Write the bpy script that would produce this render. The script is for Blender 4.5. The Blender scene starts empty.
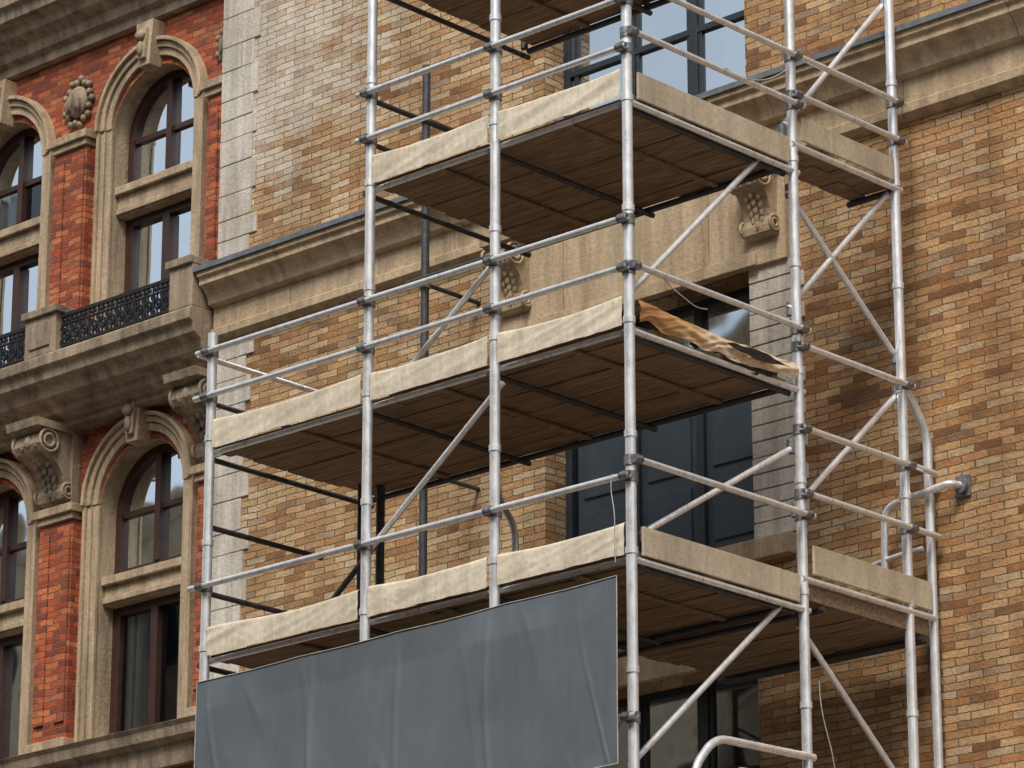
import bpy, math, random
from mathutils import Vector, Matrix, noise
random.seed(7)
scene=bpy.context.scene
M0=Matrix.Translation((.98,30.,0))@Matrix.Rotation(math.radians(-43),4,'Z')

# ---------------------------------------------------------------- materials
def newmat(name):
    m=bpy.data.materials.new(name); m.use_nodes=True
    nt=m.node_tree; nt.nodes.clear()
    o=nt.nodes.new('ShaderNodeOutputMaterial'); p=nt.nodes.new('ShaderNodeBsdfPrincipled')
    nt.links.new(p.outputs[0],o.inputs[0])
    return m,nt,p
def N(nt,t,**k):
    n=nt.nodes.new(t)
    for a,b in k.items():
        if a in n.inputs.keys(): n.inputs[a].default_value=b
        else: setattr(n,a,b)
    return n
def L(nt,a,b): nt.links.new(a,b)
def ramp(nt,fac,stops):
    r=nt.nodes.new('ShaderNodeValToRGB'); e=r.color_ramp.elements
    while len(e)<len(stops): e.new(.5)
    for i,(p,c) in enumerate(stops):
        e[i].position=p; e[i].color=(c,c,c,1) if isinstance(c,(int,float)) else (*c,1)
    L(nt,fac,r.inputs[0]); return r.outputs[0]
def math_(nt,op,a,b=None,clamp=False):
    n=nt.nodes.new('ShaderNodeMath'); n.operation=op; n.use_clamp=clamp
    for i,v in enumerate((a,b)):
        if v is None: continue
        if isinstance(v,(int,float)): n.inputs[i].default_value=v
        else: L(nt,v,n.inputs[i])
    return n.outputs[0]
def mix(nt,fac,a,b,mode='MIX'):
    n=nt.nodes.new('ShaderNodeMix'); n.data_type='RGBA'; n.blend_type=mode
    for s,v in ((0,fac),(6,a),(7,b)):
        if isinstance(v,(int,float)): n.inputs[s].default_value=v if s==0 else (v,v,v,1)
        elif isinstance(v,tuple): n.inputs[s].default_value=(*v,1)
        else: L(nt,v,n.inputs[s])
    return n.outputs[2]
def noise_(nt,vec,scale,detail=3,rough=.55,sc=None):
    if sc is not None:
        mp=nt.nodes.new('ShaderNodeMapping'); mp.inputs['Scale'].default_value=sc; L(nt,vec,mp.inputs[0]); vec=mp.outputs[0]
    n=N(nt,'ShaderNodeTexNoise',Scale=scale,Detail=detail,Roughness=rough); L(nt,vec,n.inputs['Vector']); return n.outputs[0]
def bump(nt,p,h,strength=.4,dist=.02):
    b=N(nt,'ShaderNodeBump',Strength=strength,Distance=dist); L(nt,h,b.inputs['Height']); L(nt,b.outputs[0],p.inputs['Normal'])

def brick_mat(name,stops,mortar,bw=.29,bh=.078,ms=.007,buff=False,grime=.35):
    m,nt,p=newmat(name)
    tc=N(nt,'ShaderNodeTexCoord'); O=tc.outputs['Object']; s=N(nt,'ShaderNodeSeparateXYZ'); L(nt,O,s.inputs[0])
    w1=math_(nt,'MULTIPLY',math_(nt,'SUBTRACT',noise_(nt,O,1.2,1),.5),.05)
    w2=math_(nt,'MULTIPLY',math_(nt,'SUBTRACT',noise_(nt,O,24,1),.5),.022)
    c=N(nt,'ShaderNodeCombineXYZ')
    L(nt,math_(nt,'ADD',math_(nt,'ADD',s.outputs[0],s.outputs[1]),w2),c.inputs[0])
    L(nt,math_(nt,'ADD',math_(nt,'ADD',s.outputs[2],w1),w2),c.inputs[1])
    b=N(nt,'ShaderNodeTexBrick'); b.offset=.5
    for k,v in (('Scale',1),('Mortar Size',ms),('Mortar Smooth',.5),('Bias',0),('Brick Width',bw),('Row Height',bh)): b.inputs[k].default_value=v
    b.inputs['Color1'].default_value=(0,0,0,1); b.inputs['Color2'].default_value=(1,1,1,1); b.inputs['Mortar'].default_value=(.5,.5,.5,1)
    L(nt,c.outputs[0],b.inputs['Vector'])
    cell=N(nt,'ShaderNodeTexBrick'); cell.offset=.5
    for k,v in (('Scale',1),('Mortar Size',0),('Bias',0),('Brick Width',bw),('Row Height',bh)): cell.inputs[k].default_value=v
    cell.inputs['Color1'].default_value=(0,0,0,1); cell.inputs['Color2'].default_value=(1,1,1,1)
    mp=N(nt,'ShaderNodeMapping'); mp.inputs['Location'].default_value=(bw*173,bh*58,0); L(nt,c.outputs[0],mp.inputs[0]); L(nt,mp.outputs[0],cell.inputs['Vector'])
    big=noise_(nt,O,.6,4,.65)
    v=math_(nt,'ADD',b.outputs['Color'],math_(nt,'MULTIPLY',math_(nt,'SUBTRACT',big,.5),1.3),True)
    col=ramp(nt,v,stops)
    fine=noise_(nt,O,34,3,.75); mid=noise_(nt,O,7,3,.6,(.5,.5,2))
    if buff:
        aa=math_(nt,'MULTIPLY',s.outputs[0],-1)
        right=ramp(nt,math_(nt,'ADD',math_(nt,'MULTIPLY',aa,.16),math_(nt,'MULTIPLY',big,.5)),[(.25,1.0),(.85,0.0)])
        col=mix(nt,math_(nt,'MULTIPLY',right,.55),col,(.93,.70,.50),'MULTIPLY')
        col=mix(nt,ramp(nt,cell.outputs['Color'],[(.55,0),(.95,.62)]),col,(.52,.235,.085))
        col=mix(nt,ramp(nt,cell.outputs['Color'],[(.03,.5),(.30,0)]),col,(.60,.49,.34))
    else:
        col=mix(nt,ramp(nt,cell.outputs['Color'],[(.7,0),(1,.6)]),col,(.20,.06,.04))
    col=mix(nt,.55,col,ramp(nt,fine,[(.28,.35),(.66,1.0)]),'MULTIPLY')
    col=mix(nt,.5,col,ramp(nt,mid,[(.3,.5),(.62,1.0)]),'MULTIPLY')
    mcol=mix(nt,big,mortar,tuple(x*.4 for x in mortar))
    col=mix(nt,b.outputs['Fac'],col,mcol)
    if buff:
        ma=math_(nt,'DIVIDE',math_(nt,'SUBTRACT',aa,5.6),3.4,True)
        mz=math_(nt,'DIVIDE',math_(nt,'SUBTRACT',s.outputs[2],16.0),1.6,True)
        msk=math_(nt,'MULTIPLY',ma,mz)
        patch=noise_(nt,c.outputs[0],1.5,5,.75)
        t=math_(nt,'ADD',math_(nt,'MULTIPLY',b.outputs['Color'],.14),math_(nt,'ADD',patch,math_(nt,'MULTIPLY',msk,.42)))
        k=ramp(nt,math_(nt,'MULTIPLY',t,.6),[(.42,0),(.60,.85)])
        k=math_(nt,'MULTIPLY',k,math_(nt,'SUBTRACT',1,math_(nt,'MULTIPLY',b.outputs['Fac'],.5)))
        col=mix(nt,math_(nt,'MULTIPLY',k,math_(nt,'MULTIPLY',msk,3,True)),col,mix(nt,fine,(.62,.55,.44),(.82,.76,.66)))
    st=noise_(nt,O,1.0,4,.6,(2.2,2.2,.35))
    col=mix(nt,grime,col,ramp(nt,st,[(.3,.35),(.62,1.0)]),'MULTIPLY')
    L(nt,col,p.inputs['Base Color']); p.inputs['Roughness'].default_value=.85
    h=math_(nt,'ADD',math_(nt,'MULTIPLY',b.outputs['Fac'],-1.2),math_(nt,'MULTIPLY',fine,.8))
    h=math_(nt,'ADD',h,math_(nt,'MULTIPLY',b.outputs['Color'],.8))
    bump(nt,p,h,1.0,.016)
    return m
def stone_mat(name,c1,c2,grime=.6,rough=.85,bstr=.5):
    m,nt,p=newmat(name); tc=N(nt,'ShaderNodeTexCoord'); o=tc.outputs['Object']
    n1=noise_(nt,o,1.3,4,.65); n2=noise_(nt,o,22,3,.7); n3=noise_(nt,o,2.5,4,.65,(2.5,2.5,.3))
    col=mix(nt,ramp(nt,n1,[(.3,0),(.7,1)]),c1,c2)
    col=mix(nt,.5,col,ramp(nt,n2,[(.25,.45),(.65,1.)]),'MULTIPLY')
    col=mix(nt,grime,col,ramp(nt,n3,[(.32,.22),(.6,1.)]),'MULTIPLY')
    L(nt,col,p.inputs['Base Color']); p.inputs['Roughness'].default_value=rough
    bump(nt,p,n2,bstr,.02); return m
def simple_mat(name,c,rough=.5,metal=0,var=.4,scale=8,bstr=.1,sc=None,c2=None):
    m,nt,p=newmat(name); tc=N(nt,'ShaderNodeTexCoord'); o=tc.outputs['Object']
    n=noise_(nt,o,scale,4,.65,sc)
    col=mix(nt,ramp(nt,n,[(.32,0),(.68,1)]),c2 if c2 else tuple(x*(1-var) for x in c),c)
    L(nt,col,p.inputs['Base Color']); p.inputs['Metallic'].default_value=metal
    L(nt,math_(nt,'ADD',math_(nt,'MULTIPLY',n,.25),rough-.12),p.inputs['Roughness'])
    if bstr>.05: bump(nt,p,n,bstr,.01)
    return m

YB=brick_mat('buff_brick',[(.0,(.27,.135,.052)),(.16,(.46,.255,.105)),(.42,(.63,.40,.19)),(.7,(.72,.49,.25)),(1,(.78,.58,.34))],(.24,.165,.10),bw=.30,bh=.074,ms=.0065,buff=True,grime=.5)
RB=brick_mat('red_brick',[(.0,(.30,.058,.026)),(.3,(.52,.10,.036)),(.7,(.66,.16,.055)),(1,(.71,.25,.10))],(.30,.17,.11),bw=.23,bh=.076,ms=.008,grime=.45)
STONE=stone_mat('sandstone',(.46,.34,.215),(.58,.455,.31))
STONE_D=stone_mat('weathered_stone',(.28,.215,.15),(.46,.36,.25),.75)
STONE_Y=stone_mat('buff_stone',(.50,.375,.235),(.62,.48,.32),.5)
WHITE=stone_mat('limewashed_stone',(.56,.51,.43),(.74,.70,.62),.5)
LEAD=simple_mat('lead_flashing',(.20,.225,.25),.5,.3)
ZINC=simple_mat('galvanised_steel',(.93,.95,.97),.30,.55,.24,12,.04,(1,1,.6))
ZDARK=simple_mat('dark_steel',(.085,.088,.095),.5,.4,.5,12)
COUP=simple_mat('coupler_steel',(.32,.32,.33),.42,.6,.6,25)
IRON=simple_mat('cast_iron',(.02,.022,.026),.45,.3)
FRAME=simple_mat('window_frame_brown',(.060,.026,.020),.4,0,.4,10)
FRAMEB=simple_mat('window_frame_slate',(.026,.036,.046),.4,0,.4,10)
PANEL=simple_mat('door_panel_slate',(.045,.064,.084),.5,0,.3,3)
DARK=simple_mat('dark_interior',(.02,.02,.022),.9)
CURT=simple_mat('curtain_cloth',(.72,.72,.70),.9,0,.25,6,0,(6,6,.5))
PLANK=simple_mat('deck_plank',(.35,.24,.145),.8,0,.55,5,.3,(.5,7,6),c2=(.11,.072,.045))
PLY=stone_mat('weathered_plywood',(.50,.40,.28),(.68,.57,.41),.3,.8,.2)
CANVAS=stone_mat('canvas_cloth',(.68,.59,.45),(.84,.76,.61),.28,.9,.12)
ASPH=simple_mat('asphalt',(.055,.055,.057),.9,0,.3,30,.3)
PAVE=stone_mat('paving_stone',(.30,.285,.26),(.38,.36,.33),.3)
PAINT=simple_mat('road_paint',(.75,.75,.72),.7,0,.15)
ROPE=simple_mat('cord',(.50,.50,.47),.8)
ROOF=simple_mat('roof_felt',(.10,.10,.11),.85)
def tarp_mat():
    m,nt,p=newmat('grey_tarpaulin'); tc=N(nt,'ShaderNodeTexCoord'); o=tc.outputs['Object']
    n=noise_(nt,o,1.4,4,.6); n2=noise_(nt,o,7,3,.6,(1.5,1,.45)); n3=noise_(nt,o,160,1,.5)
    col=mix(nt,ramp(nt,n,[(.3,0),(.7,1)]),(.105,.126,.148),(.140,.163,.187))
    col=mix(nt,.12,col,ramp(nt,n2,[(.3,.5),(.6,1)]),'MULTIPLY')
    L(nt,col,p.inputs['Base Color']); p.inputs['Roughness'].default_value=.50
    bump(nt,p,math_(nt,'ADD',n2,math_(nt,'MULTIPLY',n3,.08)),.25,.02); return m
TARP=tarp_mat()
def torn_mat():
    m,nt,p=newmat('torn_sheeting'); tc=N(nt,'ShaderNodeTexCoord'); o=tc.outputs['Object']; s=N(nt,'ShaderNodeSeparateXYZ'); L(nt,o,s.inputs[0])
    n=noise_(nt,o,2.2,3,.5,(1,1,3)); n2=noise_(nt,o,9,4,.7)
    v=math_(nt,'ADD',math_(nt,'MULTIPLY',s.outputs[1],.36),math_(nt,'MULTIPLY',math_(nt,'SUBTRACT',n,.5),.9))
    col=ramp(nt,v,[(.0,(.40,.19,.07)),(.22,(.58,.32,.12)),(.40,(.72,.58,.41)),(.62,(.68,.45,.23)),(.80,(.74,.64,.48))])
    col=mix(nt,.4,col,ramp(nt,n2,[(.3,.3),(.6,1)]),'MULTIPLY')
    L(nt,col,p.inputs['Base Color']); p.inputs['Roughness'].default_value=.6; bump(nt,p,n2,.3,.02); return m
TORN=torn_mat()
LINING_SHADOW=simple_mat('black_lining_and_shadow',(.022,.021,.020),.5)  # black lining cloth, also the painted gap shadow over the torn sheet
def glass_mat(name,base,k1,tint):
    m=bpy.data.materials.new(name); m.use_nodes=True; nt=m.node_tree; nt.nodes.clear()
    o=N(nt,'ShaderNodeOutputMaterial'); mx=N(nt,'ShaderNodeMixShader'); t=N(nt,'ShaderNodeBsdfTransparent'); g=N(nt,'ShaderNodeBsdfGlossy')
    t.inputs[0].default_value=(*tint,1); g.inputs['Roughness'].default_value=.03; g.inputs[0].default_value=(.80,.92,1,1)
    tc=N(nt,'ShaderNodeTexCoord'); n=noise_(nt,tc.outputs['Object'],.9,1); b=N(nt,'ShaderNodeBump',Strength=.35,Distance=.04); L(nt,n,b.inputs['Height']); L(nt,b.outputs[0],g.inputs['Normal'])
    f=N(nt,'ShaderNodeFresnel',IOR=1.5); k=math_(nt,'ADD',math_(nt,'MULTIPLY',f.outputs[0],k1),base,True)
    L(nt,k,mx.inputs[0]); L(nt,t.outputs[0],mx.inputs[1]); L(nt,g.outputs[0],mx.inputs[2]); L(nt,mx.outputs[0],o.inputs[0]); return m
GLASS=glass_mat('window_glass',.06,1.,(.72,.78,.80)); GLASS2=glass_mat('tinted_window_glass',.0,.8,(.30,.36,.40))

# ---------------------------------------------------------------- mesh builder, (a,b,z): a = along facade to the left, b = into the building
class MB:
    def __init__(s): s.v=[]; s.f=[]; s.sm=[]
    def add(s,vs,fs,smooth=False):
        o=len(s.v); s.v+=[(-a,b,z) for a,b,z in vs]; s.f+=[[o+i for i in f] for f in fs]; s.sm+=[smooth]*len(fs)
    def box(s,a0,a1,b0,b1,z0,z1):
        s.add([(a0,b0,z0),(a1,b0,z0),(a1,b1,z0),(a0,b1,z0),(a0,b0,z1),(a1,b0,z1),(a1,b1,z1),(a0,b1,z1)],
              [(0,1,2,3),(7,6,5,4),(4,5,1,0),(5,6,2,1),(6,7,3,2),(7,4,0,3)])
    def sweep(s,pts,r,n=14,cap=True):
        P=[Vector(p) for p in pts]; vs=[]; fs=[]; up=None
        for i,p in enumerate(P):
            d=(P[min(i+1,len(P)-1)]-P[max(i-1,0)]).normalized()
            if up is None:
                up=Vector((0,0,1)) if abs(d.z)<.9 else Vector((1,0,0))
            x=(up-d*up.dot(d)).normalized(); y=d.cross(x); up=x
            rr=r[i] if isinstance(r,(list,tuple)) else r
            for k in range(n):
                t=2*math.pi*k/n; q=p+x*math.cos(t)*rr+y*math.sin(t)*rr; vs.append(tuple(q))
        for i in range(len(P)-1):
            for k in range(n):
                fs.append((i*n+k,i*n+(k+1)%n,(i+1)*n+(k+1)%n,(i+1)*n+k))
        s.add(vs,fs,True)
        if cap:
            s.add(vs[:n],[tuple(range(n))]); s.add(vs[-n:],[tuple(range(n))[::-1]])
    def tube(s,p,q,r,n=14): s.sweep([p,q],r,n)
    def pipe(s,p,q,r,t=.006,n=16):
        s.sweep([p,q],r,n,False); s.sweep([p,q],r-t,n,False)
    def prism(s,pts,a0,a1):
        n=len(pts); vs=[(a0,b,z) for b,z in pts]+[(a1,b,z) for b,z in pts]
        s.add(vs,[tuple(range(n)),tuple(range(n,2*n))[::-1]]+[(i,n+i,n+(i+1)%n,(i+1)%n) for i in range(n)])
    def front(s,pts,b0,b1):
        n=len(pts); vs=[(a,b0,z) for a,z in pts]+[(a,b1,z) for a,z in pts]
        s.add(vs,[tuple(range(n)),tuple(range(n,2*n))[::-1]]+[(i,n+i,n+(i+1)%n,(i+1)%n) for i in range(n)])
    def ring(s,ac,zs,r0,r1,b0,b1,t0=0,t1=math.pi,n=28):
        vs=[];fs=[]
        for i in range(n+1):
            t=t0+(t1-t0)*i/n; c,d=math.cos(t),math.sin(t)
            vs+=[(ac+r0*c,b0,zs+r0*d),(ac+r1*c,b0,zs+r1*d),(ac+r1*c,b1,zs+r1*d),(ac+r0*c,b1,zs+r0*d)]
        for i in range(n):
            o=4*i
            for k in range(4): fs.append((o+k,o+(k+1)%4,o+4+(k+1)%4,o+4+k))
        fs+= [(0,1,2,3),(4*n+3,4*n+2,4*n+1,4*n)]
        s.add(vs,fs)
    def disc(s,ac,zs,r,b,n=28):
        vs=[(ac,b,zs)]+[(ac+r*math.cos(math.pi*i/n),b,zs+r*math.sin(math.pi*i/n)) for i in range(n+1)]
        s.add(vs,[(0,i+1,i+2) for i in range(n)])
    def blob(s,c,r,n=8,m=6):
        vs=[];fs=[]
        for j in range(m+1):
            ph=math.pi*j/m
            for i in range(n):
                t=2*math.pi*i/n; vs.append((c[0]+r[0]*math.sin(ph)*math.cos(t),c[1]+r[1]*math.sin(ph)*math.sin(t),c[2]+r[2]*math.cos(ph)))
        for j in range(m):
            for i in range(n): fs.append((j*n+i,j*n+(i+1)%n,(j+1)*n+(i+1)%n,(j+1)*n+i))
        s.add(vs,fs,True)
def empty(name):
    e=bpy.data.objects.new(name,None); scene.collection.objects.link(e); e.matrix_world=M0.copy(); return e
def make(name,mb,mat,parent=None,bevel=0):
    me=bpy.data.meshes.new(name); me.from_pydata(mb.v,[],mb.f); me.materials.append(mat)
    me.polygons.foreach_set('use_smooth',mb.sm); me.update()
    import bmesh
    bm=bmesh.new(); bm.from_mesh(me); bmesh.ops.recalc_face_normals(bm,faces=bm.faces); bm.to_mesh(me); bm.free()
    ob=bpy.data.objects.new(name,me); scene.collection.objects.link(ob)
    if parent: ob.parent=parent
    else: ob.matrix_world=M0.copy()
    if bevel:
        md=ob.modifiers.new('bevel','BEVEL'); md.width=bevel; md.segments=2; md.limit_method='ANGLE'; md.angle_limit=math.radians(40)
    return ob

# ================================================================= BUFF BRICK BUILDING
BW=4.2
yb=empty('buff_brick_building')
A0,A1,ZT=-9.0,9.7,24.0
ops=[]
for (a0,a1) in ((2.12,4.8),(-5.3,-2.6)):
    for (z0,z1) in ((1.2,4.4),(7.0,10.2),(11.35,14.05),(16.08,18.7),(20.2,22.8)):
        ops.append((a0,a1,z0,z1))
aS=sorted({A0,A1}|{o[0] for o in ops}|{o[1] for o in ops}); zS=sorted({0,ZT}|{o[2] for o in ops}|{o[3] for o in ops})
w=MB(); rev=MB()
for i in range(len(aS)-1):
    for j in range(len(zS)-1):
        am=(aS[i]+aS[i+1])/2; zm=(zS[j]+zS[j+1])/2
        if any(o[0]<am<o[1] and o[2]<zm<o[3] for o in ops): continue
        w.add([(aS[i],BW,zS[j]),(aS[i+1],BW,zS[j]),(aS[i+1],BW,zS[j+1]),(aS[i],BW,zS[j+1])],[(0,1,2,3)])
w.add([(A0,BW,0),(A0,14,0),(A0,14,ZT),(A0,BW,ZT)],[(0,1,2,3)])
w.add([(A1,BW,0),(A1,14,0),(A1,14,ZT),(A1,BW,ZT)],[(0,1,2,3)])
w.add([(A0,14,0),(A1,14,0),(A1,14,ZT),(A0,14,ZT)],[(0,1,2,3)])
for a0,a1,z0,z1 in ops:
    d=BW+.45
    w.add([(a0,BW,z0),(a0,d,z0),(a0,d,z1),(a0,BW,z1)],[(0,1,2,3)])
    w.add([(a1,BW,z0),(a1,d,z0),(a1,d,z1),(a1,BW,z1)],[(0,1,2,3)])
    w.add([(a0,BW,z1),(a0,d,z1),(a1,d,z1),(a1,BW,z1)],[(0,1,2,3)])
    rev.add([(a0,BW,z0),(a0,d,z0),(a1,d,z0),(a1,BW,z0)],[(0,1,2,3)])
make('walls',w,YB,yb); make('sills',rev,STONE_Y,yb)
r=MB(); r.box(A0+.05,A1-.05,BW+.05,13.9,ZT-.2,ZT-.1); make('roof',r,ROOF,yb)
c=MB(); H=15.87
random.seed(21); a=A0
while a<A1-.01:
    e=min(a+random.uniform(1.1,1.6),A1)
    if A1-e<.5: e=A1
    dz=random.uniform(-.003,.003)
    c.prism([(4.22,H+dz),(3.86,H-.02+dz),(3.86,H-.10),(3.90,H-.12),(3.90,H-.19),(3.96,H-.22),(4.02,H-.30),(4.05,H-.38),(4.13,H-.40),(4.13,H-.64),(4.09,H-.66),(4.09,H-.75),(4.15,H-.79),(4.22,H-.80)],a+.003,e-.003)
    a=e
c.prism([(4.22,ZT+.2),(3.9,ZT+.2),(3.9,ZT),(4.1,ZT-.25),(4.22,ZT-.3)],A0,A1)
c.prism([(4.22,6.1),(4.0,6.1),(4.0,5.95),(4.1,5.8),(4.22,5.75)],A0,A1)
make('cornice',c,STONE_Y,yb,.006)
fl=MB(); fl.prism([(4.21,H+.05),(3.83,H+.012),(3.83,H-.045),(3.845,H-.045),(3.845,H+.006),(4.21,H+.02)],A0-.03,A1+.03); make('lead_flashing',fl,LEAD,yb)
st=MB()
for a0,a1 in ((1.62,5.45),(-5.8,-2.1)):
    n=4
    for k in range(n):
        x0=a0+(a1-a0)*k/n; x1=a0+(a1-a0)*(k+1)/n
        st.box(x0+.003,x1-.003,4.135-.003*(k%2),4.21,14.07,15.06)
    st.box(a0+.35,a1-.5,4.10,4.13,14.07,14.20)
    st.box(a0,a1,4.08,4.21,11.14,11.34)
    st.box(a0,a1,4.12,4.21,10.21,10.50)
    st.box(a0+.3,a1-.3,4.08,4.21,18.72,19.05)
make('stone_lintels',st,STONE_Y,yb,.008)
def corbel(mb,ac,w,bw,proj,z0,z1):
    h=z1-z0
    pr=[(0,0),(.18,.0),(.30,.05),(.34,.14),(.30,.24),(.36,.34),(.50,.46),(.72,.56),(.92,.62),(1.0,.70),(.98,.80),(.90,.86),(1.0,.88),(1.05,.92),(1.05,1),(0,1)]
    pts=[(bw-proj*x,z0+h*y) for x,y in pr]
    pts[0]=(bw,z0); pts[-1]=(bw,z1)
    mb.prism(pts,ac-w/2,ac+w/2)
    mb.prism([(bw,z1-.10*h),(bw-proj*1.15,z1-.10*h),(bw-proj*1.2,z1+.001),(bw,z1+.001)],ac-w/2-.04,ac+w/2+.04)
    for sgn in (-1,1):
        x=ac+sgn*(w/2+.012)
        for (cb,cz,rr) in ((.78,.74,.15),(.22,.14,.10)):
            for q in range(2):
                R=h*rr*(1-.45*q)
                pts=[(x,bw-proj*cb+R*math.cos(t*math.pi/6),z0+h*cz+R*math.sin(t*math.pi/6)) for t in range(13)]
                mb.sweep(pts,.018*h/.8,6,False)
    for k in range(7):
        u=k/6; zz=z0+h*(.16+.58*u); bb=bw-proj*(.32+.58*u*u+.08*u)
        for sgn in (-1,0,1):
            mb.blob((ac+sgn*w*(.14+.12*u),bb+.02*abs(sgn),zz-.02*abs(sgn)),(w*(.07+.05*u),.028*h+.008,h*.085))
cb=MB()
for ac in (5.12,1.88,-2.4,-5.5): corbel(cb,ac,.34,4.14,.30,14.32,15.08)
make('corbels',cb,STONE_Y,yb)
q=MB(); random.seed(3)
def quoins(mb,a0,a1,z0,z1,left):
    z=z0;k=0
    while z<z1-.05:
        h=random.choice((.24,.30,.30,.36)); zt=min(z+h,z1)
        j=random.uniform(-.03,.03)+(.10 if k%2 else 0)
        aa0=a0-(j if left else 0); aa1=a1+(0 if left else j)
        if random.random()<.35:
            m=(aa0+aa1)/2+random.uniform(-.08,.08)
            mb.box(aa0,m-.004,BW-.018-random.uniform(0,.006),BW+.02,z+.004,zt-.004); mb.box(m+.004,aa1,BW-.018-random.uniform(0,.006),BW+.02,z+.004,zt-.004)
        else: mb.box(aa0,aa1,BW-.018-random.uniform(0,.008),BW+.02,z+.004,zt-.004)
        z=zt;k+=1
quoins(q,9.22,9.715,15.95,23.6,True); quoins(q,9.22,9.715,6.2,15.04,True)
make('limewashed_quoins',q,WHITE,yb,.008)
q2=MB(); z=11.36; k=0
while z<14.05:
    q2.box(1.58-(.12 if k%2 else 0)+random.uniform(-.02,.02),2.118,BW-.015-random.uniform(0,.008),BW+.02,z+.004,z+.152); z+=.16; k+=1
make('painted_jamb_bricks',q2,WHITE,yb,.006)
fr=MB(); gl=MB(); pn=MB(); bk=MB(); cu=MB()
def curtain(mb,a0,a1,b,z0,z1,seed):
    n=int((a1-a0)/.02)+2; vs=[]
    for i in range(n+1):
        a=a0+(a1-a0)*i/n; bb=b+.03*math.sin(a*34+seed)+.015*math.sin(a*71+seed*2)
        vs+=[(a,bb,z0),(a,bb,z1)]
    mb.add(vs,[(2*i,2*i+2,2*i+3,2*i+1) for i in range(n)],True)
for a0,a1,z0,z1 in ops:
    b=BW+.30; t=.08
    panelled=abs(z0-11.35)<.01
    fr.box(a0,a0+t,b,b+.1,z0,z1); fr.box(a1-t,a1,b,b+.1,z0,z1); fr.box(a0+t,a1-t,b,b+.1,z1-t,z1); fr.box(a0+t,a1-t,b,b+.1,z0,z0+t)
    nb=3; wd=(a1-a0-2*t)/nb
    for k in range(1,nb): fr.box(a0+t+k*wd-.05,a0+t+k*wd+.05,b+.005,b+.095,z0+t,z1-t)
    if panelled:
        zt=z0+1.75
        fr.box(a0+t,a1-t,b-.01,b+.09,zt,zt+.09)
        for k in range(nb):
            x0=a0+t+k*wd+.04; x1=x0+wd-.08
            pn.box(x0,x1,b+.05,b+.08,z0+t,zt)
            pn.box(x0+.1,x1-.1,b+.03,b+.052,z0+t+.15,z0+t+.75); pn.box(x0+.1,x1-.1,b+.03,b+.052,z0+t+.9,zt-.12)
            gl.add([(x0,b+.06,zt),(x1,b+.06,zt),(x1,b+.06,z1-t),(x0,b+.06,z1-t)],[(0,1,2,3)])
    else:
        fr.box(a0+t,a1-t,b+.008,b+.092,z0+(z1-z0)*.32,z0+(z1-z0)*.32+.07)
        for k in range(nb):
            x0=a0+t+k*wd+.05; x1=x0+wd-.10
            fr.box(x0,x0+.05,b+.02,b+.08,z0+t,z1-t); fr.box(x1-.05,x1,b+.02,b+.08,z0+t,z1-t)
        gl.add([(a0,b+.05,z0),(a1,b+.05,z0),(a1,b+.05,z1),(a0,b+.05,z1)],[(0,1,2,3)])
        if z0>15: curtain(cu,a0+.1,a0+.8,b+.35,z0,z1,a0+z0)
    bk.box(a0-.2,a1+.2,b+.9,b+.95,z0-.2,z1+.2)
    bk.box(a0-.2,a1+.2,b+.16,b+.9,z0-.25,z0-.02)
make('window_frames',fr,FRAMEB,yb,.006); make('window_glass',gl,GLASS2,yb); make('door_panels',pn,PANEL,yb,.01)
make('room_interior',bk,DARK,yb); make('curtains',cu,CURT,yb)

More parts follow.
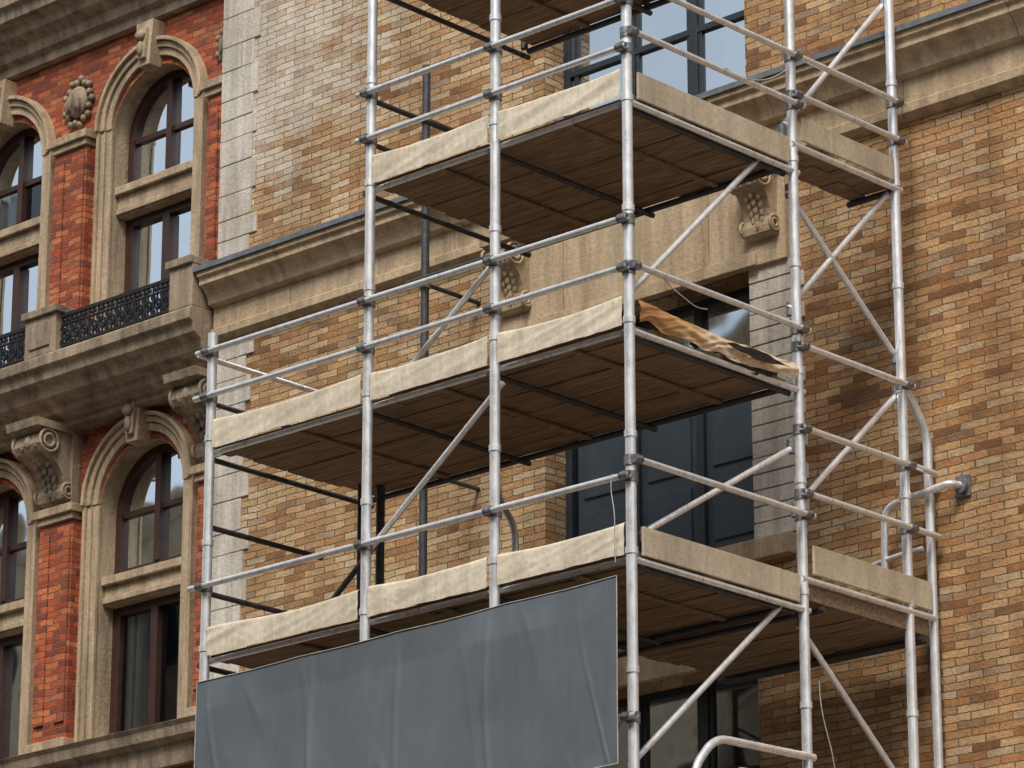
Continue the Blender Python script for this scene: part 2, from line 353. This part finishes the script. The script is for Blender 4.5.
# ================================================================= RED BRICK BUILDING
rb=empty('red_brick_building'); LW=4.6
cs=[11.32,14.0,16.68,19.36,22.04]; Rr=.725
stor=[(0,5.9,.9,4.4,3.3,3.65),(5.9,10.5,6.5,9.1,8.0,8.36),(10.5,15.07,11.05,13.68,12.6,12.95),(15.07,19.66,15.9,18.27,17.30,17.68)]
w=MB(); rv=MB(); mo=MB(); fr=MB(); gl=MB(); bk=MB(); cu=MB(); pil=MB(); stn=MB(); carv=MB(); ns=24
Z2=24.
for (zb,zt,zsill,zs,t0,t1) in stor:
    for ci,ac in enumerate(cs):
        e0=ac-1.34 if ci else 9.72; e1=ac+1.34
        x0,x1=ac-Rr,ac+Rr
        def quad(p): w.add([(a,LW,z) for a,z in p],[(0,1,2,3)])
        quad([(e0,zb),(x0,zb),(x0,zt),(e0,zt)]); quad([(x1,zb),(e1,zb),(e1,zt),(x1,zt)])
        quad([(x0,zb),(x1,zb),(x1,zsill),(x0,zsill)])
        arc=[(ac+Rr*math.cos(math.pi*i/ns),zs+Rr*math.sin(math.pi*i/ns)) for i in range(ns+1)]
        for i in range(ns):
            quad([arc[i],(arc[i][0],zt),(arc[i+1][0],zt),arc[i+1]])
        d=LW+.42
        path=[(x1,zsill)]+arc+[(x0,zsill)]
        for i in range(len(path)-1):
            p,q_=path[i],path[i+1]; rv.add([(p[0],LW,p[1]),(p[0],d,p[1]),(q_[0],d,q_[1]),(q_[0],LW,q_[1])],[(0,1,2,3)],True)
        rv.add([(x0,LW,zsill),(x0,d,zsill),(x1,d,zsill),(x1,LW,zsill)],[(0,1,2,3)])
        for (r0,r1,pb) in ((Rr-.012,Rr+.08,.05),(Rr+.083,Rr+.155,.085),(Rr+.158,Rr+.205,.13)):
            mo.ring(ac,zs+.1,r0,r1,LW-pb,LW+.01)
            for s_ in (-1,1):
                q0,q1=sorted((ac+s_*r0,ac+s_*r1)); mo.box(q0,q1,LW-pb*.7,LW+.01,zsill-.05,zs+.098)
        stn.front([(ac-.09,zs+.66),(ac+.09,zs+.66),(ac+.15,zs+1.22),(ac-.15,zs+1.22)],LW-.20,LW+.01)
        stn.front([(ac-.055,zs+.74),(ac+.055,zs+.74),(ac+.09,zs+1.12),(ac-.09,zs+1.12)],LW-.25,LW-.19)
        carv.blob((ac,LW-.26,zs+1.02),(.08,.06,.07)); carv.blob((ac,LW-.25,zs+.86),(.05,.05,.10))
        stn.box(x0+.004,x1-.004,LW+.10,LW+.38,t0,t1); stn.box(x0+.006,x1-.006,LW+.04,LW+.102,t1-.12,t1-.02); stn.box(x0+.006,x1-.006,LW+.07,LW+.102,t0+.02,t0+.09)
        b=LW+.24; f=.07
        fr.ring(ac,zs,Rr-f-.03,Rr-.005,b,b+.1)
        fr.box(x0+.003,x0+f+.03,b,b+.1,t1,zs); fr.box(x1-f-.03,x1-.003,b,b+.1,t1,zs); fr.box(x0+f+.03,x1-f-.03,b,b+.1,t1,t1+.09)
        fr.box(ac-.045,ac+.045,b-.02,b+.1,t1+.09,zs+Rr-f-.02)
        fr.box(x0+f+.03,ac-.045,b+.02,b+.09,zs-.03,zs+.04); fr.box(ac+.045,x1-f-.03,b+.02,b+.09,zs-.03,zs+.04)
        fr.box(x0+.003,x0+f+.06,b,b+.1,zsill,t0); fr.box(x1-f-.06,x1-.003,b,b+.1,zsill,t0); fr.box(x0+f+.06,x1-f-.06,b,b+.1,zsill,zsill+.1); fr.box(x0+f+.06,x1-f-.06,b,b+.1,t0-.1,t0)
        fr.box(ac-.06,ac+.06,b-.02,b+.1,zsill+.1,t0-.1)
        g=b+.06
        gl.add([(x0,g,zsill),(x1,g,zsill),(x1,g,t0),(x0,g,t0)],[(0,1,2,3)])
        gl.add([(x0,g,t1),(x1,g,t1),(x1,g,zs),(x0,g,zs)],[(0,1,2,3)]); gl.disc(ac,zs,Rr-.01,g)
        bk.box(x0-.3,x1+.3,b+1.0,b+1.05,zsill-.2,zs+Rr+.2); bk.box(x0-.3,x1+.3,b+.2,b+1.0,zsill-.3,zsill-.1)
        rnd=random.Random(int(ac*100+zs*7))
        curtain(cu,x0+.05,x0+rnd.uniform(.40,.62),b+.16,zsill,t0,zs); curtain(cu,x1-rnd.uniform(.40,.62),x1-.05,b+.16,zsill,t0,zs+1)
        curtain(cu,ac+rnd.uniform(.1,.3),x1-.03,b+.16,t1,zs+.6,zs+2); curtain(cu,x0+.03,ac-rnd.uniform(.1,.35),b+.17,t1,zs+.6,zs+3)
        pc=ac+1.34
        for pc in ([pc,ac-1.34] if ci==0 else [pc]):
            hw=.29
            pil.box(pc-hw,pc+hw,LW-.12,LW+.01,zsill+.05,zs-.02)
            stn.box(pc-hw-.05,pc+hw+.05,LW-.20,LW+.01,zs+.06,zs+.16); stn.box(pc-hw-.02,pc+hw+.02,LW-.16,LW+.01,zs-.02,zs+.058)
            stn.box(pc-hw-.05,pc+hw+.05,LW-.19,LW+.01,zsill-.14,zsill+.05)
            for s_ in (-1,1): pil.box(pc+s_*.18-.085,pc+s_*.18+.085,LW-.145,LW-.118,zsill+.25,zs-.15)
            carv.blob((pc,LW-.04,zs+.62),(.17,.10,.20),14,10)
            for t in range(18):
                an=t*math.pi*2/18; rr=1+.15*(t%2); carv.blob((pc+.21*rr*math.cos(an),LW-.03,zs+.62+.26*rr*math.sin(an)),(.04,.05,.045))
            for t in range(5): carv.blob((pc+(t-2)*.05,LW-.12,zs+.62-.03*abs(t-2)),(.025,.04,.10))
w.add([(9.72,LW,19.66),(cs[-1]+1.34,LW,19.66),(cs[-1]+1.34,LW,20.2),(9.72,LW,20.2)],[(0,1,2,3)])
E=cs[-1]+1.34
for (a_) in (9.72,E): w.add([(a_,LW,0),(a_,14,0),(a_,14,Z2),(a_,LW,Z2)],[(0,1,2,3)])
w.add([(9.72,14,0),(E,14,0),(E,14,Z2),(9.72,14,Z2)],[(0,1,2,3)])
make('walls',w,RB,rb); make('window_reveals',rv,STONE,rb); make('arch_mouldings',mo,STONE,rb,.008)
make('brick_pilasters',pil,RB,rb,.006); make('stone_dressings',stn,STONE,rb,.01); make('carvings',carv,STONE_D,rb)
make('window_frames',fr,FRAME,rb,.006); make('window_glass',gl,GLASS,rb); make('room_interior',bk,DARK,rb); make('curtains',cu,CURT,rb)
r=MB(); r.box(9.75,E-.03,5.02,13.9,Z2-.2,Z2-.1); make('roof',r,ROOF,rb)
co=MB()
co.prism([(LW+.02,19.55),(4.50,19.55),(4.50,19.66),(4.42,19.70),(4.40,19.82),(4.26,19.90),(4.22,20.0),(4.10,20.04),(4.08,20.16),(4.02,20.2),(4.02,20.27),(LW+.02,20.32)],9.73,E)
co.box(9.73,E,4.45,5.0,20.32,21.2)
co.prism([(5.0,21.2),(4.3,21.2),(4.2,21.35),(4.2,21.45),(5.0,21.5)],9.73,E)
co.box(9.73,E,4.5,5.0,21.5,Z2)
for zz in (10.98,6.4):
    co.prism([(LW+.02,zz-.45),(4.52,zz-.45),(4.50,zz-.2),(4.40,zz-.16),(4.38,zz-.05),(4.34,zz),(LW+.02,zz+.03)],9.73,E)
make('cornices',co,STONE_D,rb,.008)
ca=MB(); random.seed(5)
a=10.1
while a<E-.3:
    for t in range(9): ca.blob((a+random.uniform(-.17,.17),4.44,20.75+random.uniform(-.28,.28)),(random.uniform(.04,.10),.06,random.uniform(.05,.13)))
    a+=.42
make('carved_frieze',ca,STONE_D,rb)
bal=MB()
bal.prism([(LW+.02,15.47),(3.84,15.45),(3.80,15.42),(3.80,15.30),(3.86,15.26),(3.88,15.16),(3.98,15.10),(4.02,15.0),(4.16,14.95),(4.20,14.86),(4.34,14.82),(4.36,14.74),(LW+.02,14.72)],9.73,E)
bal.box(9.74,10.12,3.84,4.22,15.455,15.95); bal.box(9.735,10.16,3.80,4.26,15.95,16.04)
for pc in (12.33,15.0,17.7,20.4):
    bal.box(pc-.27,pc+.27,3.85,4.2,15.455,15.93); bal.box(pc-.31,pc+.31,3.81,4.24,15.93,16.02)
    bal.box(pc-.18,pc+.18,3.83,3.86,15.55,15.85)
make('balcony',bal,STONE_D,rb,.01)
cb=MB()
for pc in (9.98,12.66,15.34,18.02,20.7):
    corbel(cb,pc,.46,LW-.05,.55,13.86,14.76)
    cb.box(pc-.27,pc+.27,LW-.14,LW+.01,13.85,14.76)
make('balcony_corbels',cb,STONE_D,rb)
ra=MB()
for (x0,x1) in ((10.17,12.02),(12.65,14.69),(15.32,17.39)):
    ra.box(x0,x1,3.90,3.94,15.86,15.90); ra.box(x0,x1,3.905,3.935,15.50,15.53); ra.box(x0,x1,3.905,3.935,15.76,15.78)
    n=int((x1-x0)/.15)
    for i in range(n):
        a=x0+(i+.5)*(x1-x0)/n
        ra.ring(a,15.645,.040,.070,3.908,3.932,0,2*math.pi,14); ra.ring(a,15.645,.0,.018,3.908,3.932,0,2*math.pi,8)
        ra.box(a-.009,a+.009,3.912,3.928,15.53,15.86)
        ra.box(a+.07-.009,a+.07+.009,3.912,3.928,15.53,15.86)
        for s_ in (-1,1): ra.blob((a+s_*.035,3.92,15.82),(.026,.014,.03),6,4)
        for zz in (15.56,15.73): ra.ring(a+.07,zz,.016,.036,3.910,3.930,0,2*math.pi,8)
make('iron_railing',ra,IRON,rb)

# ================================================================= ADDED BUILDING ACROSS THE STREET (unseen, gives the lower windows a dark reflection)
ob_=empty('added_reflection_building'); OB=-27.
w=MB(); fr=MB(); gl=MB()
zz_=[(1.0,4.2)]+[(5.6+3.6*k,7.8+3.6*k) for k in range(6)]; HT=27.2
a=-44.
aw=[]
while a<62: aw.append((a+.9,a+2.3)); a+=3.2
aS=[-44.]+[x for p in aw for x in p]+[a]
zS=[0]+[x for p in zz_ for x in p]+[HT]
for i in range(len(aS)-1):
    for j in range(len(zS)-1):
        if i%2 and j%2:
            x0,x1,z0,z1=aS[i],aS[i+1],zS[j],zS[j+1]
            w.box(x0-.15,x1+.15,OB-.02,OB+.12,z0-.18,z0-.003)
            w.add([(x0,OB,z0),(x0,OB-.3,z0),(x0,OB-.3,z1),(x0,OB,z1)],[(0,1,2,3)]); w.add([(x1,OB,z0),(x1,OB-.3,z0),(x1,OB-.3,z1),(x1,OB,z1)],[(0,1,2,3)])
            w.add([(x0,OB,z1),(x0,OB-.3,z1),(x1,OB-.3,z1),(x1,OB,z1)],[(0,1,2,3)])
            gl.box(x0,x1,OB-.32,OB-.30,z0,z1); m=(x0+x1)/2; fr.box(m-.04,m+.04,OB-.29,OB-.24,z0,z1); fr.box(x0,m-.04,OB-.29,OB-.24,(z0+z1)/2,(z0+z1)/2+.07); fr.box(m+.04,x1,OB-.29,OB-.24,(z0+z1)/2,(z0+z1)/2+.07)
        else:
            w.add([(aS[i],OB,zS[j]),(aS[i+1],OB,zS[j]),(aS[i+1],OB,zS[j+1]),(aS[i],OB,zS[j+1])],[(0,1,2,3)])
w.box(-44,a,OB-12,OB-.4,HT-.2,HT)
w.prism([(OB-.4,HT+.7),(OB+.5,HT+.7),(OB+.5,HT+.5),(OB+.1,HT),(OB-.4,HT)],-44,a)
for x in (-44,a): w.add([(x,OB,0),(x,OB-12,0),(x,OB-12,HT),(x,OB,HT)],[(0,1,2,3)])
w.add([(-44,OB-12,0),(a,OB-12,0),(a,OB-12,HT),(-44,OB-12,HT)],[(0,1,2,3)])
make('walls',w,STONE,ob_); make('window_frames',fr,FRAMEB,ob_); make('window_panes',gl,DARK,ob_)

# ================================================================= SCAFFOLD
sc=empty('scaffolding')
PR=.046; RR=.028
D=[10.02,12.0,14.06,16.08]
s=MB(); cp=MB(); pl=MB(); dk=MB()
def coupler(p,axis='a'):
    a,b,z=p
    cp.tube((a,b,z-.045),(a,b,z+.045),PR+.012,14)
    if axis=='a':
        cp.box(a-.04,a+.04,b-.10,b-.03,z-.035,z+.035); cp.tube((a+.03,b-.12,z),(a+.03,b-.06,z),.013,6); cp.tube((a-.045,b-.075,z),(a+.045,b-.075,z),.037,12)
    else:
        cp.box(a-.10,a-.03,b-.04,b+.04,z-.035,z+.035); cp.tube((a-.075,b-.045,z),(a-.075,b+.045,z),.037,12); cp.tube((a-.12,b+.02,z+.01),(a-.06,b+.02,z+.01),.013,6)
def collar(a,b,z): s.tube((a,b,z-.028),(a,b,z+.028),PR+.009,14)
posts=[(0,0,18.5),(1.54,0,18.5),(3.09,0,18.5),(5.15,0,13.08),(0,2.24,18.5),(0,3.74,18.5)]
for a,b,zt in posts:
    s.pipe((a,b,.16),(a,b,zt),PR)
    pl.box(a-.09,a+.09,b-.09,b+.09,.125,.14); s.tube((a,b,.14),(a,b,.4),.03)
    z=1.0
    while z<zt-.2:
        collar(a,b,z+.37*((a+b)%1)); z+=1.0
fb=-.075
for z,a0,a1 in ((10.63,-.05,5.3),(12.45,-.05,5.3),(12.89,-.05,5.28),(14.45,-.06,3.2),(14.90,-.06,3.2),(16.5,-.1,3.2),(16.95,-.1,3.2),(8.6,-.1,5.3),(6.6,-.1,5.3),(4.6,-.1,5.3)):
    s.pipe((a0,fb,z),(a1,fb,z),RR)
    for pa in (0,1.54,3.09,5.15):
        if pa<a1: coupler((pa,0,z))
sb=-.075
for z,b0,b1 in ((10.77,-.04,2.32),(10.96,2.18,4.12),(11.55,2.18,4.12),(12.47,-.04,2.32),(12.31,2.18,3.82),(14.60,-.04,2.32),(15.07,-.06,3.82),(14.69,2.18,3.82),(16.6,-.1,3.9),(17.05,-.1,3.9),(6.6,0,3.8),(4.6,0,3.8)):
    s.pipe((sb,b0,z),(sb,b1,z),RR)
    for pb in (0,2.24,3.74):
        if b0-.01<pb<b1: coupler((0,pb,z),'b')
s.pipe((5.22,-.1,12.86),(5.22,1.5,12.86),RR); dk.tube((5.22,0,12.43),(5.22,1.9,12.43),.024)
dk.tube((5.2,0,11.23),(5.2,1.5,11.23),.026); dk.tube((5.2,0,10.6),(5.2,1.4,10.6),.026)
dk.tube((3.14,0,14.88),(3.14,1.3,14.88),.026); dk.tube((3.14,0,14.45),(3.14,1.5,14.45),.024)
def br(p,q,mb=s,r=.027): mb.tube(p,q,r)
br((3.12,.06,10.60),(1.50,.06,11.80)); br((2.66,.06,12.17),(1.50,.06,13.0)); br((3.9,.1,10.03),(3.05,.1,10.68),dk)
for b0,z0,b1,z1 in ((.05,12.25,2.2,14.35),(2.2,14.42,3.75,16.12),(2.22,13.8,3.76,12.6),(2.2,12.68,3.78,14.26),(.02,8.22,2.24,10.14),(2.24,9.8,3.8,8.5),(.2,10.2,2.22,11.40),(2.2,10.83,3.76,12.26),(0,16.2,2.2,18.3)):
    br((.06,b0,z0),(.06,b1,z1))
    cp.tube((.06,b0+.03,z0-.06),(.06,b0+.03,z0+.06),.036,10); cp.tube((.06,b1-.03,z1-.06),(.06,b1-.03,z1+.06),.036,10)
def bend(pts,r,mb=s,R=.14,n=7):
    P=[Vector(p) for p in pts]; out=[P[0]]
    for i in range(1,len(P)-1):
        d0=(P[i-1]-P[i]); d1=(P[i+1]-P[i]); rr=min(R,d0.length*.48,d1.length*.48); p0=P[i]+d0.normalized()*rr; p1=P[i]+d1.normalized()*rr
        for k in range(n+1):
            t=k/n; out.append(p0*(1-t)**2+P[i]*2*t*(1-t)+p1*t*t)
    out.append(P[-1]); mb.sweep(out,r,12)
bend([(0,3.78,12.30),(0,3.83,12.26),(0,4.10,11.95),(0,4.10,.16)],.042,R=.16)
bend([(-.02,2.3,8.64),(-.02,1.0,8.60),(-.02,.72,8.30),(-.02,.66,7.2)],.036,R=.16)
bend([(-.02,2.3,8.40),(-.02,1.25,8.38),(-.02,1.15,7.4)],.026,R=.12)
bend([(-.32,4.19,11.40),(-.30,4.02,11.40),(.42,3.98,11.30),(.44,3.98,10.6)],.034,R=.14)
bend([(.05,4.05,10.86),(.30,3.98,10.82),(.60,3.98,10.78)],.026)
cp.tube((-.32,4.13,11.40),(-.32,4.2,11.40),.075,14); cp.box(-.40,-.24,4.17,4.2,11.30,11.50)
bend([(3.09,1.92,9.9),(3.09,1.92,11.2),(3.32,1.92,11.55),(3.34,1.92,12.0)],.034)
bend([(2.85,1.7,10.2),(2.85,1.7,10.75),(3.05,1.85,10.9)],.024)
dk.tube((4.84,1.92,9.8),(4.84,1.92,12.0),.042); dk.tube((4.95,1.75,10.6),(4.95,1.75,12.0),.02)
dk.tube((5.72,3.4,.13),(5.72,3.4,17.0),.043)
for z in (12.6,14.6,11.4,16.4): dk.tube((5.72,3.36,z),(5.72,4.2,z),.024); cp.tube((5.72,3.4,z-.05),(5.72,3.4,z+.05),.06,12)
dk.tube((5.9,3.3,14.62),(3.4,3.3,14.62),.024)
for a in (1.54,3.09): dk.tube((a,2.05,16.0),(a,2.05,18.5),.035)
pk=MB(); random.seed(11)
DB=2.12
def deck(a0,a1,b0,b1,z,pw=.235,front=True):
    n=int(round((b1-b0)/pw)); w_=(b1-b0)/n
    for i in range(n):
        e0,e1=random.uniform(-.05,.03),random.uniform(-.03,.05); dz=random.uniform(-.008,.008)
        m=a0+(a1-a0)*random.uniform(.35,.65)
        pk.box(a0+e0,m-.004,b0+i*w_+.004,b0+(i+1)*w_-.004,z-.045+dz,z-.005+dz)
        pk.box(m+.004,a1+e1,b0+i*w_+.004,b0+(i+1)*w_-.004,z-.047-dz,z-.006-dz)
    if front: s.pipe((a0-.06,b0-.02,z-.075),(a1+.06,b0-.02,z-.075),.027)
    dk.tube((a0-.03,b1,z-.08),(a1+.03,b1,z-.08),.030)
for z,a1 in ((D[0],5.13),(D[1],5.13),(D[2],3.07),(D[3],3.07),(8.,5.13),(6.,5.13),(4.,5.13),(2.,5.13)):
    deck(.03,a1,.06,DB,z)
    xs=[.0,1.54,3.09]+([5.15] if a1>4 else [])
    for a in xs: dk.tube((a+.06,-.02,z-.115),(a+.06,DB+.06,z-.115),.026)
    for k in range(len(xs)-1):
        a=(xs[k]+xs[k+1])/2; pk.box(a-.035,a+.035,.02,DB-.03,z-.078,z-.056)
    s.pipe((-.01,0,z-.09),(-.01,2.3,z-.09),.028)
deck(.03,2.3,DB+.04,4.0,10.07,front=False); deck(.03,.5,2.32,3.72,14.28,.25)
s.pipe((-.02,2.2,10.20),(-.02,4.08,10.20),.030); s.pipe((-.02,2.2,14.22),(-.02,3.8,14.22),.030)
pk.box(.0,.03,2.30,4.02,10.03,10.2)
for b in (2.5,3.9): dk.tube((-.02,b,9.98),(2.35,b,9.98),.026)
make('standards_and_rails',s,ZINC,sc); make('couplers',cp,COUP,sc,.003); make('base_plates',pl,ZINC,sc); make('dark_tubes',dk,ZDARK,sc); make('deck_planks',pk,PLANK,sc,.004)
tb=MB()
for z in (D[0],D[2],D[3]): tb.box(-.045,-.02,.10,2.14,z-.045,z+.20)
tb.box(-.05,-.025,2.34,4.02,10.26,10.52); tb.box(-.05,-.025,2.32,3.68,14.28,14.50)
for z in (8.,6.,4.): tb.box(-.045,-.02,.10,2.14,z-.045,z+.12)
make('toe_boards',tb,PLY,sc,.004)
cv=MB()
def cloth(mb,P,nx,nz):
    vs=[]
    for i in range(nx+1):
        for j in range(nz+1): vs.append(P(i/nx,j/nz))
    fs=[(i*(nz+1)+j,(i+1)*(nz+1)+j,(i+1)*(nz+1)+j+1,i*(nz+1)+j+1) for i in range(nx) for j in range(nz)]
    mb.add(vs,fs,True)
def canvas(a0,a1,z,h,seed):
    rr=random.Random(int(seed*10)); dl,dr=rr.uniform(-.01,.02),rr.uniform(-.01,.02)
    def P(u,v):
        a=a0+(a1-a0)*u
        sag=-.03*noise.noise(Vector((seed*3.1,u*1.5,0)))*math.sin(math.pi*u)-.030*math.sin(math.pi*u)+dl*(1-u)+dr*u
        top=h+sag
        low=-.010*noise.noise(Vector((a*6,seed,4)))
        zz=z-.045+low+v*(top-low)
        fold=.007*noise.noise(Vector(((a+.9*v)*4,v*1.2,seed)))+.0025*noise.noise(Vector(((a-1.6*v*(u-.5))*18,v*.8,seed+5)))+.011*abs(noise.noise(Vector(((a+1.1*v)*2.4,v*.5,seed+9))))
        b=-.036+fold*(.3+.7*math.sin(math.pi*v))-.004*math.sin(math.pi*v)
        if v>.93: b+=.035*(v-.93)/.07
        return (a,b,zz)
    cloth(cv,P,int((a1-a0)*60),16)
k=0
for z,segs in ((D[0],((.05,1.48),(1.60,3.03),(3.15,5.09))),(D[1],((.05,1.48),(1.60,3.03),(3.15,5.09))),(D[2],((.05,1.48),(1.60,3.03))),(D[3],((.05,1.48),(1.60,3.03)))):
    for a0,a1 in segs: canvas(a0,a1,z,.275,k*1.7+1); k+=1
make('canvas_toe_sheets',cv,CANVAS,sc)
rp=MB()
def cord(p,q,sag,r=.005):
    p,q=Vector(p),Vector(q); pts=[]
    for i in range(15):
        t=i/14; x=p.lerp(q,t); x.z-=sag*4*t*(1-t); x.x+=.02*math.sin(t*9)*(1-t); pts.append(tuple(x))
    rp.sweep(pts,r,5)
cord((.10,-.08,12.9),(.13,-.09,12.2),0); cord((.12,-.1,10.66),(.09,-.1,9.9),0)
cord((1.6,-.1,14.4),(1.5,-.1,14.05),.02); cord((-.1,2.1,14.9),(-.1,1.2,14.62),.12); cord((-.1,2.3,9.3),(-.08,2.6,8.4),.15); cord((-.09,.3,12.5),(-.1,.9,12.3),.08)
make('cords',rp,ROPE,sc)

# ================================================================= TARPAULIN
tp=MB()
def P(u,v):
    a=.02+(5.06-.02)*u; z=8.20+v*(9.76-.06*u-8.20)
    d=1-v
    ph=a*6.5+.9*math.sin(a*1.7)+.5*noise.noise(Vector((a*.8,z*.6,1)))*3+.25*math.sin(z*1.3+a)
    amp=max(0,.45+.9*noise.noise(Vector((a*1.1,3,z*.3))))
    n=.022*amp*math.sin(ph)*(.25+.75*min(1,d*2))
    n+=.06*noise.noise(Vector((a*.9,z*.35,2)))+.032*noise.noise(Vector(((a+.22*z)*2.4,z*.4,7)))
    r1=noise.noise(Vector(((a-.25*z)*2.4,z*.4,3))); n-=.018*max(0,1-abs(r1)*8)*amp
    n+=.006*noise.noise(Vector(((a+.1*z)*13,z*1.2,15)))
    for sx in (1.45,2.55,3.6): n-=.014*math.exp(-((a-sx-.02*math.sin(z*3))/.03)**2)
    edge=min(1,v*8+.5,(1-v)*5+.08,u*40+.2,(1-u)*40+.2)
    sg=.010*abs(math.sin(a*math.pi/1.25))*max(0,(v-.75)/.25)
    return (a,-.165+n*edge,z-sg)
cloth(tp,P,420,120)
t=empty('tarpaulin')
make('sheet',tp,TARP,t)
h=MB()
for (u0,u1,v0,v1) in ((0,1,1,1),(0,1,0,0),(0,0,0,1),(1,1,0,1)):
    h.sweep([tuple(Vector(P(u0+(u1-u0)*i/80,v0+(v1-v0)*i/80))+Vector((0,-.004,0))) for i in range(81)],.005,6)
make('hem',h,ROPE,t)
t2=empty('torn_sheeting')
def flap(b0,b1,za,zb,hang,seed,aoff):
    mb=MB()
    def P2(u,v):
        b=b0+(b1-b0)*u
        low=-hang*(.6+.4*math.sin(u*7+seed))*(.4+.6*u)+.05*noise.noise(Vector((u*9,1,seed)))
        hi=za+(zb-za)*u-.03*math.sin(math.pi*u)+.012*noise.noise(Vector((u*8,8,seed)))
        z=D[1]+low+(hi-low)*v
        a=aoff-.02*math.sin(math.pi*v)-.03*(1-v)*u+.022*noise.noise(Vector((b*3+2.5*v,v*1.5,seed)))+.014*noise.noise(Vector((b*11-6*v,v*1,seed+3)))
        return (a,b,z)
    cloth(mb,P2,90,18); return mb
make('sheet',flap(.08,2.16,.20,.14,.07,4,-.035),TORN,t2)
make('black_lining',flap(.75,1.9,.10,.12,.11,9,-.012),LINING_SHADOW,t2)
mb=MB()
def P3(u,v):
    b=1.15+.85*u; z=D[1]+.06+.02*u-(.045+.02*noise.noise(Vector((u*5,0,0))))*(v-.5)*2*math.sin(math.pi*min(1,u*1.05+.02))
    return (-.10-.012*noise.noise(Vector((u*6,v*3,0))),b,z-.03*u)
cloth(mb,P3,40,6); make('gap_shadow_strip',mb,LINING_SHADOW,t2)  # dark strip painted in for the shadowed gap on top of the sheet

# ================================================================= GROUND
def wplane(name,x0,x1,y0,y1,z,mat):
    me=bpy.data.meshes.new(name); me.from_pydata([(x0,y0,z),(x1,y0,z),(x1,y1,z),(x0,y1,z)],[],[(0,1,2,3)]); me.materials.append(mat)
    o=bpy.data.objects.new(name,me); scene.collection.objects.link(o); o.matrix_world=M0.copy(); return o
wplane('ground',-900,900,-900,900,-.004,PAVE)
wplane('road',-400,400,-16,-4,.0,ASPH)
pv=MB(); pv.box(-60,80,-4,30,-.05,.12); pv.box(-60,80,-60,-16,-.05,.12); make('pavement',pv,PAVE,None,.01)
mk=MB()
for i in range(-30,30): mk.add([(i*6,-10.06,.004),(i*6+3,-10.06,.004),(i*6+3,-9.94,.004),(i*6,-9.94,.004)],[(0,1,2,3)])
make('road_marking',mk,PAINT)

# ================================================================= LIGHT / CAMERA
w_=bpy.data.worlds.new('World'); scene.world=w_; w_.use_nodes=True; nt=w_.node_tree
bg=nt.nodes['Background']; sky=nt.nodes.new('ShaderNodeTexSky'); sky.sky_type='NISHITA'; sky.sun_disc=False
el=52; SD=Vector((-.25,-.80,0)).normalized()
az=math.atan2(SD.x,SD.y)
sky.sun_elevation=math.radians(el); sky.sun_rotation=az; sky.dust_density=3; sky.ozone_density=.6
hs=nt.nodes.new('ShaderNodeHueSaturation'); hs.inputs['Saturation'].default_value=.35
nt.links.new(sky.outputs[0],hs.inputs['Color']); nt.links.new(hs.outputs[0],bg.inputs[0]); bg.inputs[1].default_value=.15
ld=bpy.data.lights.new('sun','SUN'); ld.energy=2.75; ld.angle=math.radians(18); ld.color=(1,.94,.85)
lo=bpy.data.objects.new('sun',ld); scene.collection.objects.link(lo)
dirv=Vector((SD.x*math.cos(math.radians(el)),SD.y*math.cos(math.radians(el)),math.sin(math.radians(el))))
lo.rotation_euler=dirv.to_track_quat('Z','Y').to_euler(); lo.location=(0,-20,40)
cd=bpy.data.cameras.new('camera'); cam=bpy.data.objects.new('camera',cd); scene.collection.objects.link(cam)
cam.location=(0,0,1.6); cam.rotation_euler=(math.radians(90)+math.atan(1246/3800),0,0)
cd.sensor_width=36; cd.lens=3800/1024*36; cd.clip_end=3000; cd.clip_start=.1
scene.camera=cam
scene.view_settings.view_transform='Standard'; scene.view_settings.look='None'; scene.view_settings.exposure=0
